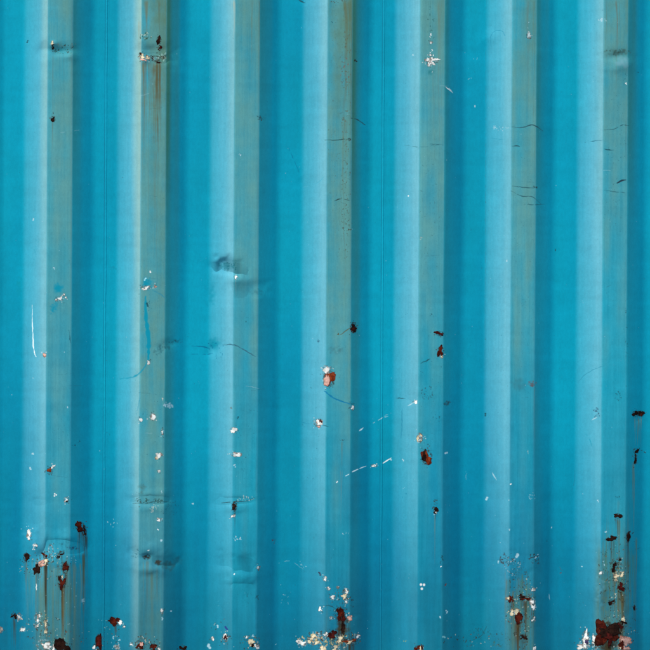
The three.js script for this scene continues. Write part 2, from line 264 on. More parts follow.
smudge(147, 557, 4, 2.6, 0.1, DARK, 0.75, 50); smudge(158, 562.5, 3.4, 2.6, -0.3, [0.05, 0.045, 0.03], 0.7, 50); smudge(167, 565, 8, 5, 0.2, [0.02, 0.09, 0.10], 0.35, 60); specks(135, 553, 5, 5, 12, 1.7, [0.03, 0.14, 0.18], 0.6); smudge(176, 560, 9, 6, 0, INK, 0.2, 40); run(147, 560, 50, 4, [0.09, 0.11, 0.07], 0.6); run(157, 566, 50, 3, [0.09, 0.11, 0.07], 0.4); speck(148.5, 550, 1.8); speck(162, 492, 1.8, PALE); speck(158, 530, 2.2); speck(161, 540, 1.8, PALE); speck(162, 619, 2.2, PALE); speck(171, 611, 1.2, PALE); specks(140, 640, 8, 9, 16, 1.6, [0.06, 0.07, 0.05], 0.7); specks(150, 645, 14, 5, 12, 1.6, [0.4, 0.4, 0.33], 0.7);  // the dark smudges around the dents paint in their shading
// ridge 3
run(259, 0, 130, 3, [0.10, 0.10, 0.04], 0.7, 0.6); run(252, 0, 90, 3, [0.12, 0.13, 0.06], 0.4, 1); run(234, 0, 40, 4, [0.34, 0.38, 0.28], 0.5); specks(260, 118, 4, 3, 9, 1.8, [0.03, 0.06, 0.06], 0.65); scratch([[257, 116], [264, 120]], 1.6, INK, 0.5); specks(240, 156, 1.5, 2.5, 4, 1.4, PALE, 0.8);
smudge(226, 266, 9, 4, 0.15, [0.004, 0.20, 0.26], 0.35, 40); specks(229, 265, 11, 6, 40, 1.7, [0.004, 0.15, 0.19], 0.4); smudge(258, 292, 8, 4, 0.1, INK, 0.14, 40); run(236, 278, 22, 2.0, [0.22, 0.3, 0.3], 0.5);  // teal smudge and specks paint in the shaded side of the dent
scratch([[223, 345], [234, 345], [246, 351], [256, 357]], 1.5, [0.03, 0.12, 0.17], 0.75, 0.12); specks(247, 320, 3, 3, 3, 1.4, INK, 0.5); specks(238, 418, 1, 1.5, 3, 2, INK, 0.8); speck(231, 408, 1.6, [0.1, 0.2, 0.22]); specks(245, 440, 12, 40, 18, 1.0, INK, 0.4); speck(234.5, 466, 1.8, PALE);
scratch([[221, 503], [232, 501.5], [246, 501], [255, 498]], 1.4, [0.02, 0.06, 0.07], 0.7, 0.25); specks(246, 499, 9, 3, 20, 1.5, [0.35, 0.5, 0.5], 0.6); specks(234, 507, 2, 5, 8, 1.8, DARK, 0.8); run(234, 510, 20, 2, [0.08, 0.06, 0.04], 0.6); specks(238, 538, 4, 3, 9, 1.8, PALE, 0.8); speck(234.5, 574, 2); specks(245, 598, 8, 10, 12, 1.3, INK, 0.35); specks(222, 605, 7, 6, 7, 1.6, [0.03, 0.25, 0.34], 0.6); specks(258, 568, 2.5, 3, 8, 1.8, [0.08, 0.08, 0.07], 0.7); specks(257, 598, 2.5, 4, 8, 1.8, INK, 0.7); speck(218, 626, 2.4, PALE); speck(209, 646, 2, PALE); specks(250, 640, 9, 7, 18, 1.8, [0.09, 0.10, 0.06], 0.7); speck(226, 628, 1.6, [0.02, 0.04, 0.2]); speck(253, 636, 1.5, PALE);
// ridge 4
run(345, 0, 150, 9, [0.10, 0.135, 0.075], 0.5, 1.5); run(351, 0, 190, 4, [0.085, 0.12, 0.065], 0.6, 1); run(344, 120, 190, 5, [0.10, 0.15, 0.10], 0.5, 1.5); specks(346, 80, 5, 80, 90, 1.5, [0.09, 0.08, 0.04], 0.5); specks(346, 200, 5, 60, 70, 1.3, [0.06, 0.07, 0.04], 0.55); specks(338, 130, 10, 130, 90, 1.0, [0.06, 0.10, 0.09], 0.45);
specks(338, 1, 9, 1.5, 10, 1.8, [0.06, 0.07, 0.05], 0.7); scratch([[299, 0], [305, 3]], 2, INK, 0.6); speck(332, 22, 1.6, INK); speck(356, 61.5, 2.6, DARK); scratch([[351, 118], [358, 120], [365, 125]], 1.8, [0.02, 0.06, 0.07], 0.75, 0.1); scratch([[325, 140], [337, 140], [345, 139], [351, 139]], 1.3, [0.02, 0.06, 0.06], 0.75, 0.15); specks(350, 139, 2, 1.5, 4, 1.8, DARK, 0.7); scratch([[334, 201], [340, 199], [349, 200]], 1.5, [0.02, 0.05, 0.05], 0.8, 0.1); specks(345, 70, 5, 15, 12, 1.9, [0.16, 0.09, 0.07], 0.5);
scratch([[303, 187], [316, 184], [325, 176]], 1.5, [0.06, 0.34, 0.47], 0.5, 0.2); scratch([[287, 145], [293, 158], [299, 172]], 1.3, DEEP, 0.5, 0.2); specks(347, 225, 5, 10, 14, 1.6, [0.05, 0.05, 0.03], 0.6); scratch([[340, 335], [346, 331], [351, 327]], 1.6, [0.09, 0.10, 0.06], 0.6); speck(338.5, 334, 2.4, [0.08, 0.09, 0.05]); smudge(336, 350, 8, 4, 0, [0.04, 0.13, 0.15], 0.25, 40); smudge(318, 341.5, 1.5, 2.6, 0.1, [0.02, 0.07, 0.12], 0.8, 16);
scratch([[324.5, 391], [332, 397], [341, 401], [350, 404]], 3.0, [0.006, 0.17, 0.32], 0.7, 0.05); smudge(351, 404, 2, 3, 0, INK, 0.5, 20); smudge(342, 440, 4, 0.9, 0, DARK, 0.65, 30); run(342, 441, 34, 3.4, [0.10, 0.12, 0.07], 0.4); run(341, 470, 60, 3, [0.15, 0.2, 0.16], 0.4); scratch([[322, 425], [330, 427]], 1.4, INK, 0.3); scratch([[301, 422], [310, 424]], 1.2, DEEP, 0.4); specks(310, 420, 10, 70, 12, 1.2, INK, 0.35);
scratch([[346, 476], [354, 471], [366, 466]], 1.7, [0.55, 0.72, 0.78], 0.85, 0.25); scratch([[359, 431], [363, 428]], 2.0, [0.5, 0.7, 0.78], 0.85); scratch([[373, 423], [382, 418], [388, 416]], 1.4, PALE, 0.7, 0.35); scratch([[384, 416], [391, 413]], 1, PALE, 0.4, 0.4); speck(337, 482, 2.4, WHITE); scratch([[383, 463], [388, 460], [391, 458]], 2.2, WHITE, 0.8, 0.15);
specks(345, 533, 4, 3, 4, 1.6, PALE, 0.7); specks(298, 566, 8, 5, 6, 1.0, PALE, 0.6); scratch([[279, 563], [290, 561], [303, 569]], 0.9, PALE, 0.4, 0.4); specks(274, 541, 1.6, 3, 7, 1.5, [0.06, 0.05, 0.06], 0.7); specks(284, 600, 6, 10, 7, 1.2, PALE, 0.4); speck(320, 574, 2, [0.03, 0.03, 0.06]);
specks(346, 596, 5, 8, 24, 1.8, [0.09, 0.07, 0.03], 0.75); specks(332, 612, 14, 8, 22, 1.3, [0.03, 0.12, 0.14], 0.6); smudge(343, 628, 6, 14, 0, [0.03, 0.035, 0.02], 0.6, 90); run(342, 612, 38, 6, [0.03, 0.022, 0.012], 1.3); run(349, 615, 36, 4, [0.02, 0.03, 0.02], 1.0); specks(330, 637, 30, 6, 90, 2.1, [0.05, 0.04, 0.02], 0.8); specks(325, 640, 28, 6, 60, 2.0, [0.5, 0.42, 0.2], 0.85); specks(335, 645, 22, 5, 26, 2.0, [0.10, 0.17, 0.15], 0.7); scratch([[320, 606], [330, 606], [336, 609]], 1.4, INK, 0.5); specks(277, 645, 3, 3, 2, 1.4, PALE);
// ridge 5
run(430, 0, 90, 2, [0.03, 0.13, 0.13], 0.6, 1); run(439, 0, 250, 4, [0.13, 0.16, 0.11], 0.45, 1); run(434, 60, 150, 4, [0.06, 0.15, 0.16], 0.35, 1); specks(431, 30, 4, 26, 16, 1.5, [0.02, 0.10, 0.10], 0.6); specks(431, 48, 3, 30, 8, 1.7, WHITE, 0.8); specks(430, 62, 7, 5, 10, 1.4, [0.04, 0.12, 0.12], 0.6); smudge(431, 72, 4, 4, 0, [0.02, 0.18, 0.21], 0.4, 30); run(431, 70, 70, 2, TEAL, 0.5);
speck(413, 55, 1.6, PALE); speck(408, 196, 2.0, WHITE); scratch([[446, 87], [452, 92]], 1.6, WHITE, 0.85); scratch([[449, 88], [453, 93]], 1.0, WHITE, 0.7); scratch([[430, 144], [444, 145]], 1.2, INK, 0.5, 0.2); specks(472, 62, 8, 20, 5, 1.4, PALE, 0.5); speck(474, 106, 1.6, PALE); scratch([[398, 144], [420, 147], [443, 144]], 1.1, [0.03, 0.16, 0.19], 0.5, 0.25); specks(430, 220, 11, 90, 60, 1.0, [0.03, 0.12, 0.13], 0.45); speck(421, 238, 2.2, [0.2, 0.33, 0.33]); specks(431, 315, 2, 2, 4, 1.5, INK, 0.5);
scratch([[419, 364], [426, 361], [430, 359]], 1.8, INK, 0.5, 0.2); specks(427, 393, 6, 8, 22, 1.9, [0.02, 0.09, 0.12], 0.6); smudge(447, 403.5, 4.5, 2.2, -0.5, [0.02, 0.05, 0.06], 0.7, 40); scratch([[402, 408], [402, 424], [401, 438]], 1.8, [0.02, 0.22, 0.33], 0.55, 0.25); scratch([[396, 398], [405, 398.5]], 1.3, INK, 0.5, 0.2); scratch([[408, 406], [416, 401]], 1.6, PALE, 0.8, 0.15); specks(437, 418, 4, 4, 6, 1.6, INK, 0.55); specks(430, 390, 12, 60, 20, 1.0, INK, 0.4); specks(404, 495, 3, 3, 2, 1.6, DEEP); speck(403, 460, 2.2, PALE); speck(390.5, 460.5, 2, PALE); speck(446, 453.5, 1.8, PALE); smudge(466, 475, 1.2, 4, 0, PALE, 0.35, 14); scratch([[492, 472], [497, 481]], 1.8, PALE, 0.4, 0.2); specks(404, 488, 3, 2, 2, 1.3, PALE, 0.4); speck(487, 499, 2, PALE);
specks(436, 506, 3, 7, 14, 1.8, [0.03, 0.05, 0.05], 0.8); specks(435, 512, 2, 3, 4, 1.6, WHITE, 0.9); run(435, 515, 50, 3, [0.11, 0.16, 0.10], 0.6); specks(442, 560, 2, 4, 8, 1.8, INK, 0.7); speck(441, 566.5, 1.6, WHITE); specks(396, 578, 4, 6, 10, 1.3, [0.01, 0.16, 0.26], 0.6); speck(422.5, 586.5, 2.3, WHITE); speck(441, 617, 2, PALE); speck(447, 612, 2, PALE); speck(444, 637, 1.8, [0.15, 0.4, 0.45]); specks(420, 648, 5, 3, 12, 2, [0.05, 0.03, 0.02], 0.8); specks(405, 641, 3, 2, 3, 1.4, [0.25, 0.3, 0.1], 0.6);
specks(480, 633, 12, 6, 40, 1.5, INK, 0.5); scratch([[473, 640], [481, 636], [487, 626]], 1.4, INK, 0.6, 0.2); specks(496, 644, 4, 3, 8, 1.5, [0.03, 0.1, 0.08], 0.6); speck(446, 585, 1.3, [0.12, 0.05, 0.05]);
// ridge 6
run(534, 0, 230, 3.2, [0.08, 0.13, 0.085], 0.6, 0.6); run(528, 0, 130, 4, [0.10, 0.16, 0.14], 0.4, 1); scratch([[491, 47], [491, 36], [495, 31], [502, 31], [505, 36]], 1.5, [0.02, 0.24, 0.36], 0.65, 0.05); speck(529, 36, 2.2, DARK); specks(528, 24, 1, 4, 2, 1.2, PALE);
scratch([[512, 127], [523, 127.5], [532, 125], [537, 127], [543, 131]], 1.5, [0.02, 0.07, 0.09], 0.75, 0.15); scratch([[510, 146.5], [516, 146], [520, 146.5]], 1.7, [0.02, 0.08, 0.10], 0.7, 0.1); scratch([[512, 186], [520, 187], [530, 188], [538, 187]], 1.4, [0.02, 0.09, 0.11], 0.65, 0.2); scratch([[511, 191], [522, 196], [532, 197], [541, 204]], 1.3, [0.02, 0.09, 0.11], 0.6, 0.25); scratch([[524, 204], [534, 205], [545, 204]], 1.2, INK, 0.5, 0.25); specks(535, 187, 2, 1.5, 5, 1.6, DARK, 0.6); specks(500, 128, 10, 3, 22, 1.2, PALE, 0.5); scratch([[490, 138], [505, 140]], 1.1, [0.02, 0.25, 0.36], 0.5, 0.25);
specks(524, 240, 12, 130, 60, 1.0, [0.03, 0.12, 0.14], 0.4); speck(507, 261, 2, PALE); speck(556, 250, 1.6, INK); scratch([[486, 0], [485.5, 200], [485, 400]], 1.2, [0.02, 0.2, 0.29], 0.3, 0.35); smudge(518, 384, 8, 7, 0, [0.03, 0.15, 0.19], 0.2, 50); smudge(532, 384, 4.5, 3, 0, [0.10, 0.07, 0.07], 0.55, 40); run(534, 386, 70, 3, [0.09, 0.17, 0.16], 0.45); speck(484.5, 415, 2, INK); specks(529, 452, 2, 3, 4, 1.4, [0.18, 0.36, 0.38], 0.7); speck(510.5, 484, 2.2, WHITE); speck(509, 500, 1.4, PALE); specks(532, 497, 3, 5, 12, 1.4, PALE, 0.5);
specks(508, 559, 8, 7, 44, 1.7, [0.035, 0.05, 0.06], 0.75); specks(512, 566, 9, 10, 30, 1.5, [0.30, 0.38, 0.40], 0.55); specks(519, 577, 9, 20, 60, 1.6, [0.03, 0.06, 0.06], 0.65); specks(535, 559, 6, 6, 22, 1.6, [0.03, 0.035, 0.035], 0.7); scratch([[528, 559], [534, 557], [539, 556]], 1.5, DARK, 0.7, 0.2); specks(537, 556, 2.5, 2, 5, 1.8, PALE, 0.75); speck(509.5, 530, 2.0, PALE); speck(498, 562, 2.2, PALE); speck(518, 556, 2.4, PALE); speck(551, 527.5, 1.6, PALE); speck(547, 541, 1.4, INK); scratch([[549, 594], [549.5, 600]], 1.4, PALE, 0.6, 0.1); specks(561, 570, 1.6, 3.5, 6, 1.4, [0.07, 0.07, 0.08], 0.6);
for (let i = 0; i < 14; i++) run(506 + i * 2.1, 570 + 40 * noise(i * 0.9, 1, 311), 70, 2 + 2.4 * noise(i, 3, 313), i % 3 ? [0.05, 0.13, 0.10] : [0.09, 0.12, 0.07], 0.55, 0.8); run(518, 622, 40, 6.5, [0.07, 0.05, 0.018], 1.2, 0.5); run(518, 624, 34, 3, [0.03, 0.02, 0.01], 1.1); run(511, 600, 44, 3, [0.10, 0.07, 0.03], 0.7); run(526, 602, 50, 5, [0.07, 0.085, 0.05], 0.8); run(532, 600, 24, 1.4, [0.05, 0.06, 0.05], 0.9); scratch([[532, 606], [531, 622]], 1.0, [0.05, 0.05, 0.05], 0.7, 0.2); specks(523, 635, 7, 14, 40, 1.9, [0.05, 0.06, 0.04], 0.65); specks(512, 612, 5, 12, 16, 1.6, [0.4, 0.36, 0.22], 0.65); specks(519, 598, 14, 3, 14, 1.6, [0.5, 0.46, 0.33], 0.6); run(505, 570, 70, 2, [0.12, 0.15, 0.13], 0.5); specks(500, 640, 12, 8, 30, 1.3, [0.02, 0.09, 0.1], 0.5);
// ridge 7
run(606, 0, 120, 3, [0.10, 0.12, 0.07], 0.5, 1); run(617, 0, 90, 4, [0.12, 0.13, 0.09], 0.5, 1); run(604, 0, 160, 2, [0.12, 0.10, 0.08], 0.5, 1); smudge(618, 52, 13, 3.5, 0, [0.04, 0.08, 0.06], 0.5, 70); smudge(622, 62, 7, 6, 0, [0.11, 0.28, 0.33], 0.45, 60); speck(601, 19.5, 2.2, PALE); specks(602, 20, 5, 2, 9, 1.5, PALE, 0.6); speck(626, 84, 2.2, WHITE); specks(625, 78, 2.5, 7, 7, 1.4, INK, 0.6); speck(638, 72, 1.4, INK);
scratch([[604, 130], [614, 129], [623, 125], [629, 125.5]], 1.4, [0.02, 0.09, 0.11], 0.7, 0.15); scratch([[585, 142.5], [594, 141], [603, 140]], 1.4, [0.02, 0.14, 0.2], 0.65, 0.12); scratch([[603, 149], [609, 150], [614, 150]], 1.5, INK, 0.75, 0.1); scratch([[617, 183], [622, 180.5], [626, 180]], 2.4, [0.015, 0.04, 0.06], 0.85, 0.05); scratch([[604, 190], [616, 192], [628, 193]], 1.2, INK, 0.5, 0.3); specks(613, 210, 10, 30, 22, 1.4, [0.03, 0.15, 0.18], 0.4); specks(616, 150, 10, 60, 30, 1.0, INK, 0.4); run(626, 120, 60, 1.5, [0.05, 0.08, 0.08], 0.5);
scratch([[578, 382], [586, 374], [595, 369], [604, 366]], 1.2, [0.02, 0.22, 0.32], 0.7, 0.1); specks(619, 396, 5, 5, 12, 1.8, INK, 0.5); specks(597, 413, 4, 6, 16, 1.7, [0.03, 0.1, 0.16], 0.6); scratch([[592, 420], [597, 417]], 1.3, PALE, 0.6); scratch([[575, 470], [574, 484], [572, 490]], 1.2, [0.01, 0.16, 0.25], 0.5, 0.2); scratch([[586, 434], [590, 440], [592, 446]], 2, TOUCH, 0.4, 0.2); specks(626, 350, 3, 40, 14, 1.4, INK, 0.45);
run(635, 417, 32, 2.2, [0.18, 0.15, 0.04], 1.1, 0.3); run(641, 417, 32, 2.2, [0.18, 0.15, 0.04], 1.1, 0.3); run(638, 417, 30, 4, [0.10, 0.14, 0.08], 0.6); smudge(635.5, 458, 1.2, 5, 0, DARK, 0.8, 24); run(634, 462, 80, 4, [0.10, 0.13, 0.06], 0.7); scratch([[641, 450], [646, 453]], 1.7, [0.02, 0.05, 0.06], 0.7, 0.15); speck(598, 501, 2.2, PALE); run(618, 500, 22, 2.6, [0.12, 0.14, 0.06], 0.7); specks(618, 497, 3, 1, 6, 1.3, INK, 0.6);
for (let i = 0; i < 22; i++) run(604 + i * 1.5, 535 + 50 * noise(i * 0.9, 1, 321), 100, 2 + 2.6 * noise(i, 3, 323), i % 3 ? [0.045, 0.15, 0.12] : [0.08, 0.12, 0.07], 0.6, 0.8); smudge(600, 590, 5, 24, 0, [0.08, 0.32, 0.42], 0.25, 60); run(618, 519, 120, 5, [0.10, 0.12, 0.05], 0.7, 0.6); run(628, 534, 40, 3.0, [0.025, 0.03, 0.022], 1.5, 0.3); run(628, 560, 70, 3, [0.06, 0.09, 0.06], 0.8); run(611, 540, 26, 2.4, [0.05, 0.06, 0.04], 0.8); run(623, 596, 30, 4.6, [0.055, 0.035, 0.010], 1.6, 0.4); run(615, 574, 66, 4.4, [0.10, 0.11, 0.04], 0.9); run(622, 592, 56, 7, [0.08, 0.09, 0.05], 0.6); specks(618, 580, 9, 22, 34, 1.6, [0.04, 0.05, 0.035], 0.7); specks(616, 572, 6, 5, 16, 1.7, [0.46, 0.38, 0.2], 0.75); specks(604, 553, 3, 3, 6, 1.5, INK, 0.7); specks(605, 563, 2, 3, 4, 1.6, PALE, 0.7); specks(638, 549, 3, 2, 6, 1.4, INK, 0.6); smudge(604, 600, 7, 26, 0, [0.01, 0.15, 0.22], 0.22, 60); run(635, 606, 44, 2.6, [0.02, 0.06, 0.06], 0.9); speck(606, 531, 2, PALE); speck(582, 566.5, 1.6, PALE); run(620, 622, 30, 6, [0.05, 0.055, 0.03], 0.9); specks(604, 645, 12, 5, 24, 1.8, [0.05, 0.03, 0.02], 0.75); specks(625, 636, 8, 10, 22, 1.8, [0.04, 0.06, 0.04], 0.7); specks(588, 636, 6, 8, 8, 1.5, [0.02, 0.02, 0.12], 0.6);
specks(630, 540, 6, 12, 8, 1.6, DARK, 0.6);
for (const [x, y, rx, ry, n] of [[40, 566, 22, 14, 50], [44, 628, 20, 18, 60], [112, 632, 10, 14, 18], [148, 642, 16, 8, 26], [250, 642, 12, 8, 24], [222, 632, 12, 14, 16], [330, 640, 32, 9, 110], [342, 606, 12, 20, 60], [520, 606, 16, 34, 120], [614, 575, 16, 38, 110], [618, 630, 20, 20, 90], [590, 642, 12, 8, 30], [80, 640, 30, 10, 20], [470, 640, 40, 8, 30]]) {
  specks(x, y, rx, ry, Math.round(n * 0.55), 1.5, [0.030, 0.028, 0.020], 0.75); specks(x, y, rx, ry, Math.round(n * 0.25), 1.3, [0.42, 0.42, 0.34], 0.7); specks(x, y, rx, ry, Math.round(n * 0.2), 1.5, [0.12, 0.06, 0.03], 0.7);
}
{ // scattered pin-pricks and flecks that every old painted wall carries, more of them towards the foot
  const r = rng(77);
  for (let i = 0; i < 900; i++) {
    const px = r() * 660 - 5, py = 650 * Math.pow(r(), 0.75), [u, v] = onWall(px, py), low = r();
    dab(u, v, 0.35 + 0.45 * r() * r(), low < 0.6 ? [0.01, 0.10, 0.15] : low < 0.9 ? PALE : BROWN, 0.25 + 0.4 * r(), -0.2, 0, 0.2);
  }
  for (let i = 0; i < 22; i++) { // hair scratches on the crests
    const k = Math.floor(r() * 7), x = 46 + 92.4 * k + r() * 20, y = 60 + r() * 480, l = 6 + r() * 16, t = (r() - 0.5) * 6;
    scratch([[x, y], [x + l * 0.5, y + t * 0.4], [x + l, y + t]], 0.8, r() < 0.7 ? [0.02, 0.10, 0.14] : PALE, 0.32, 0.3);
  }
}
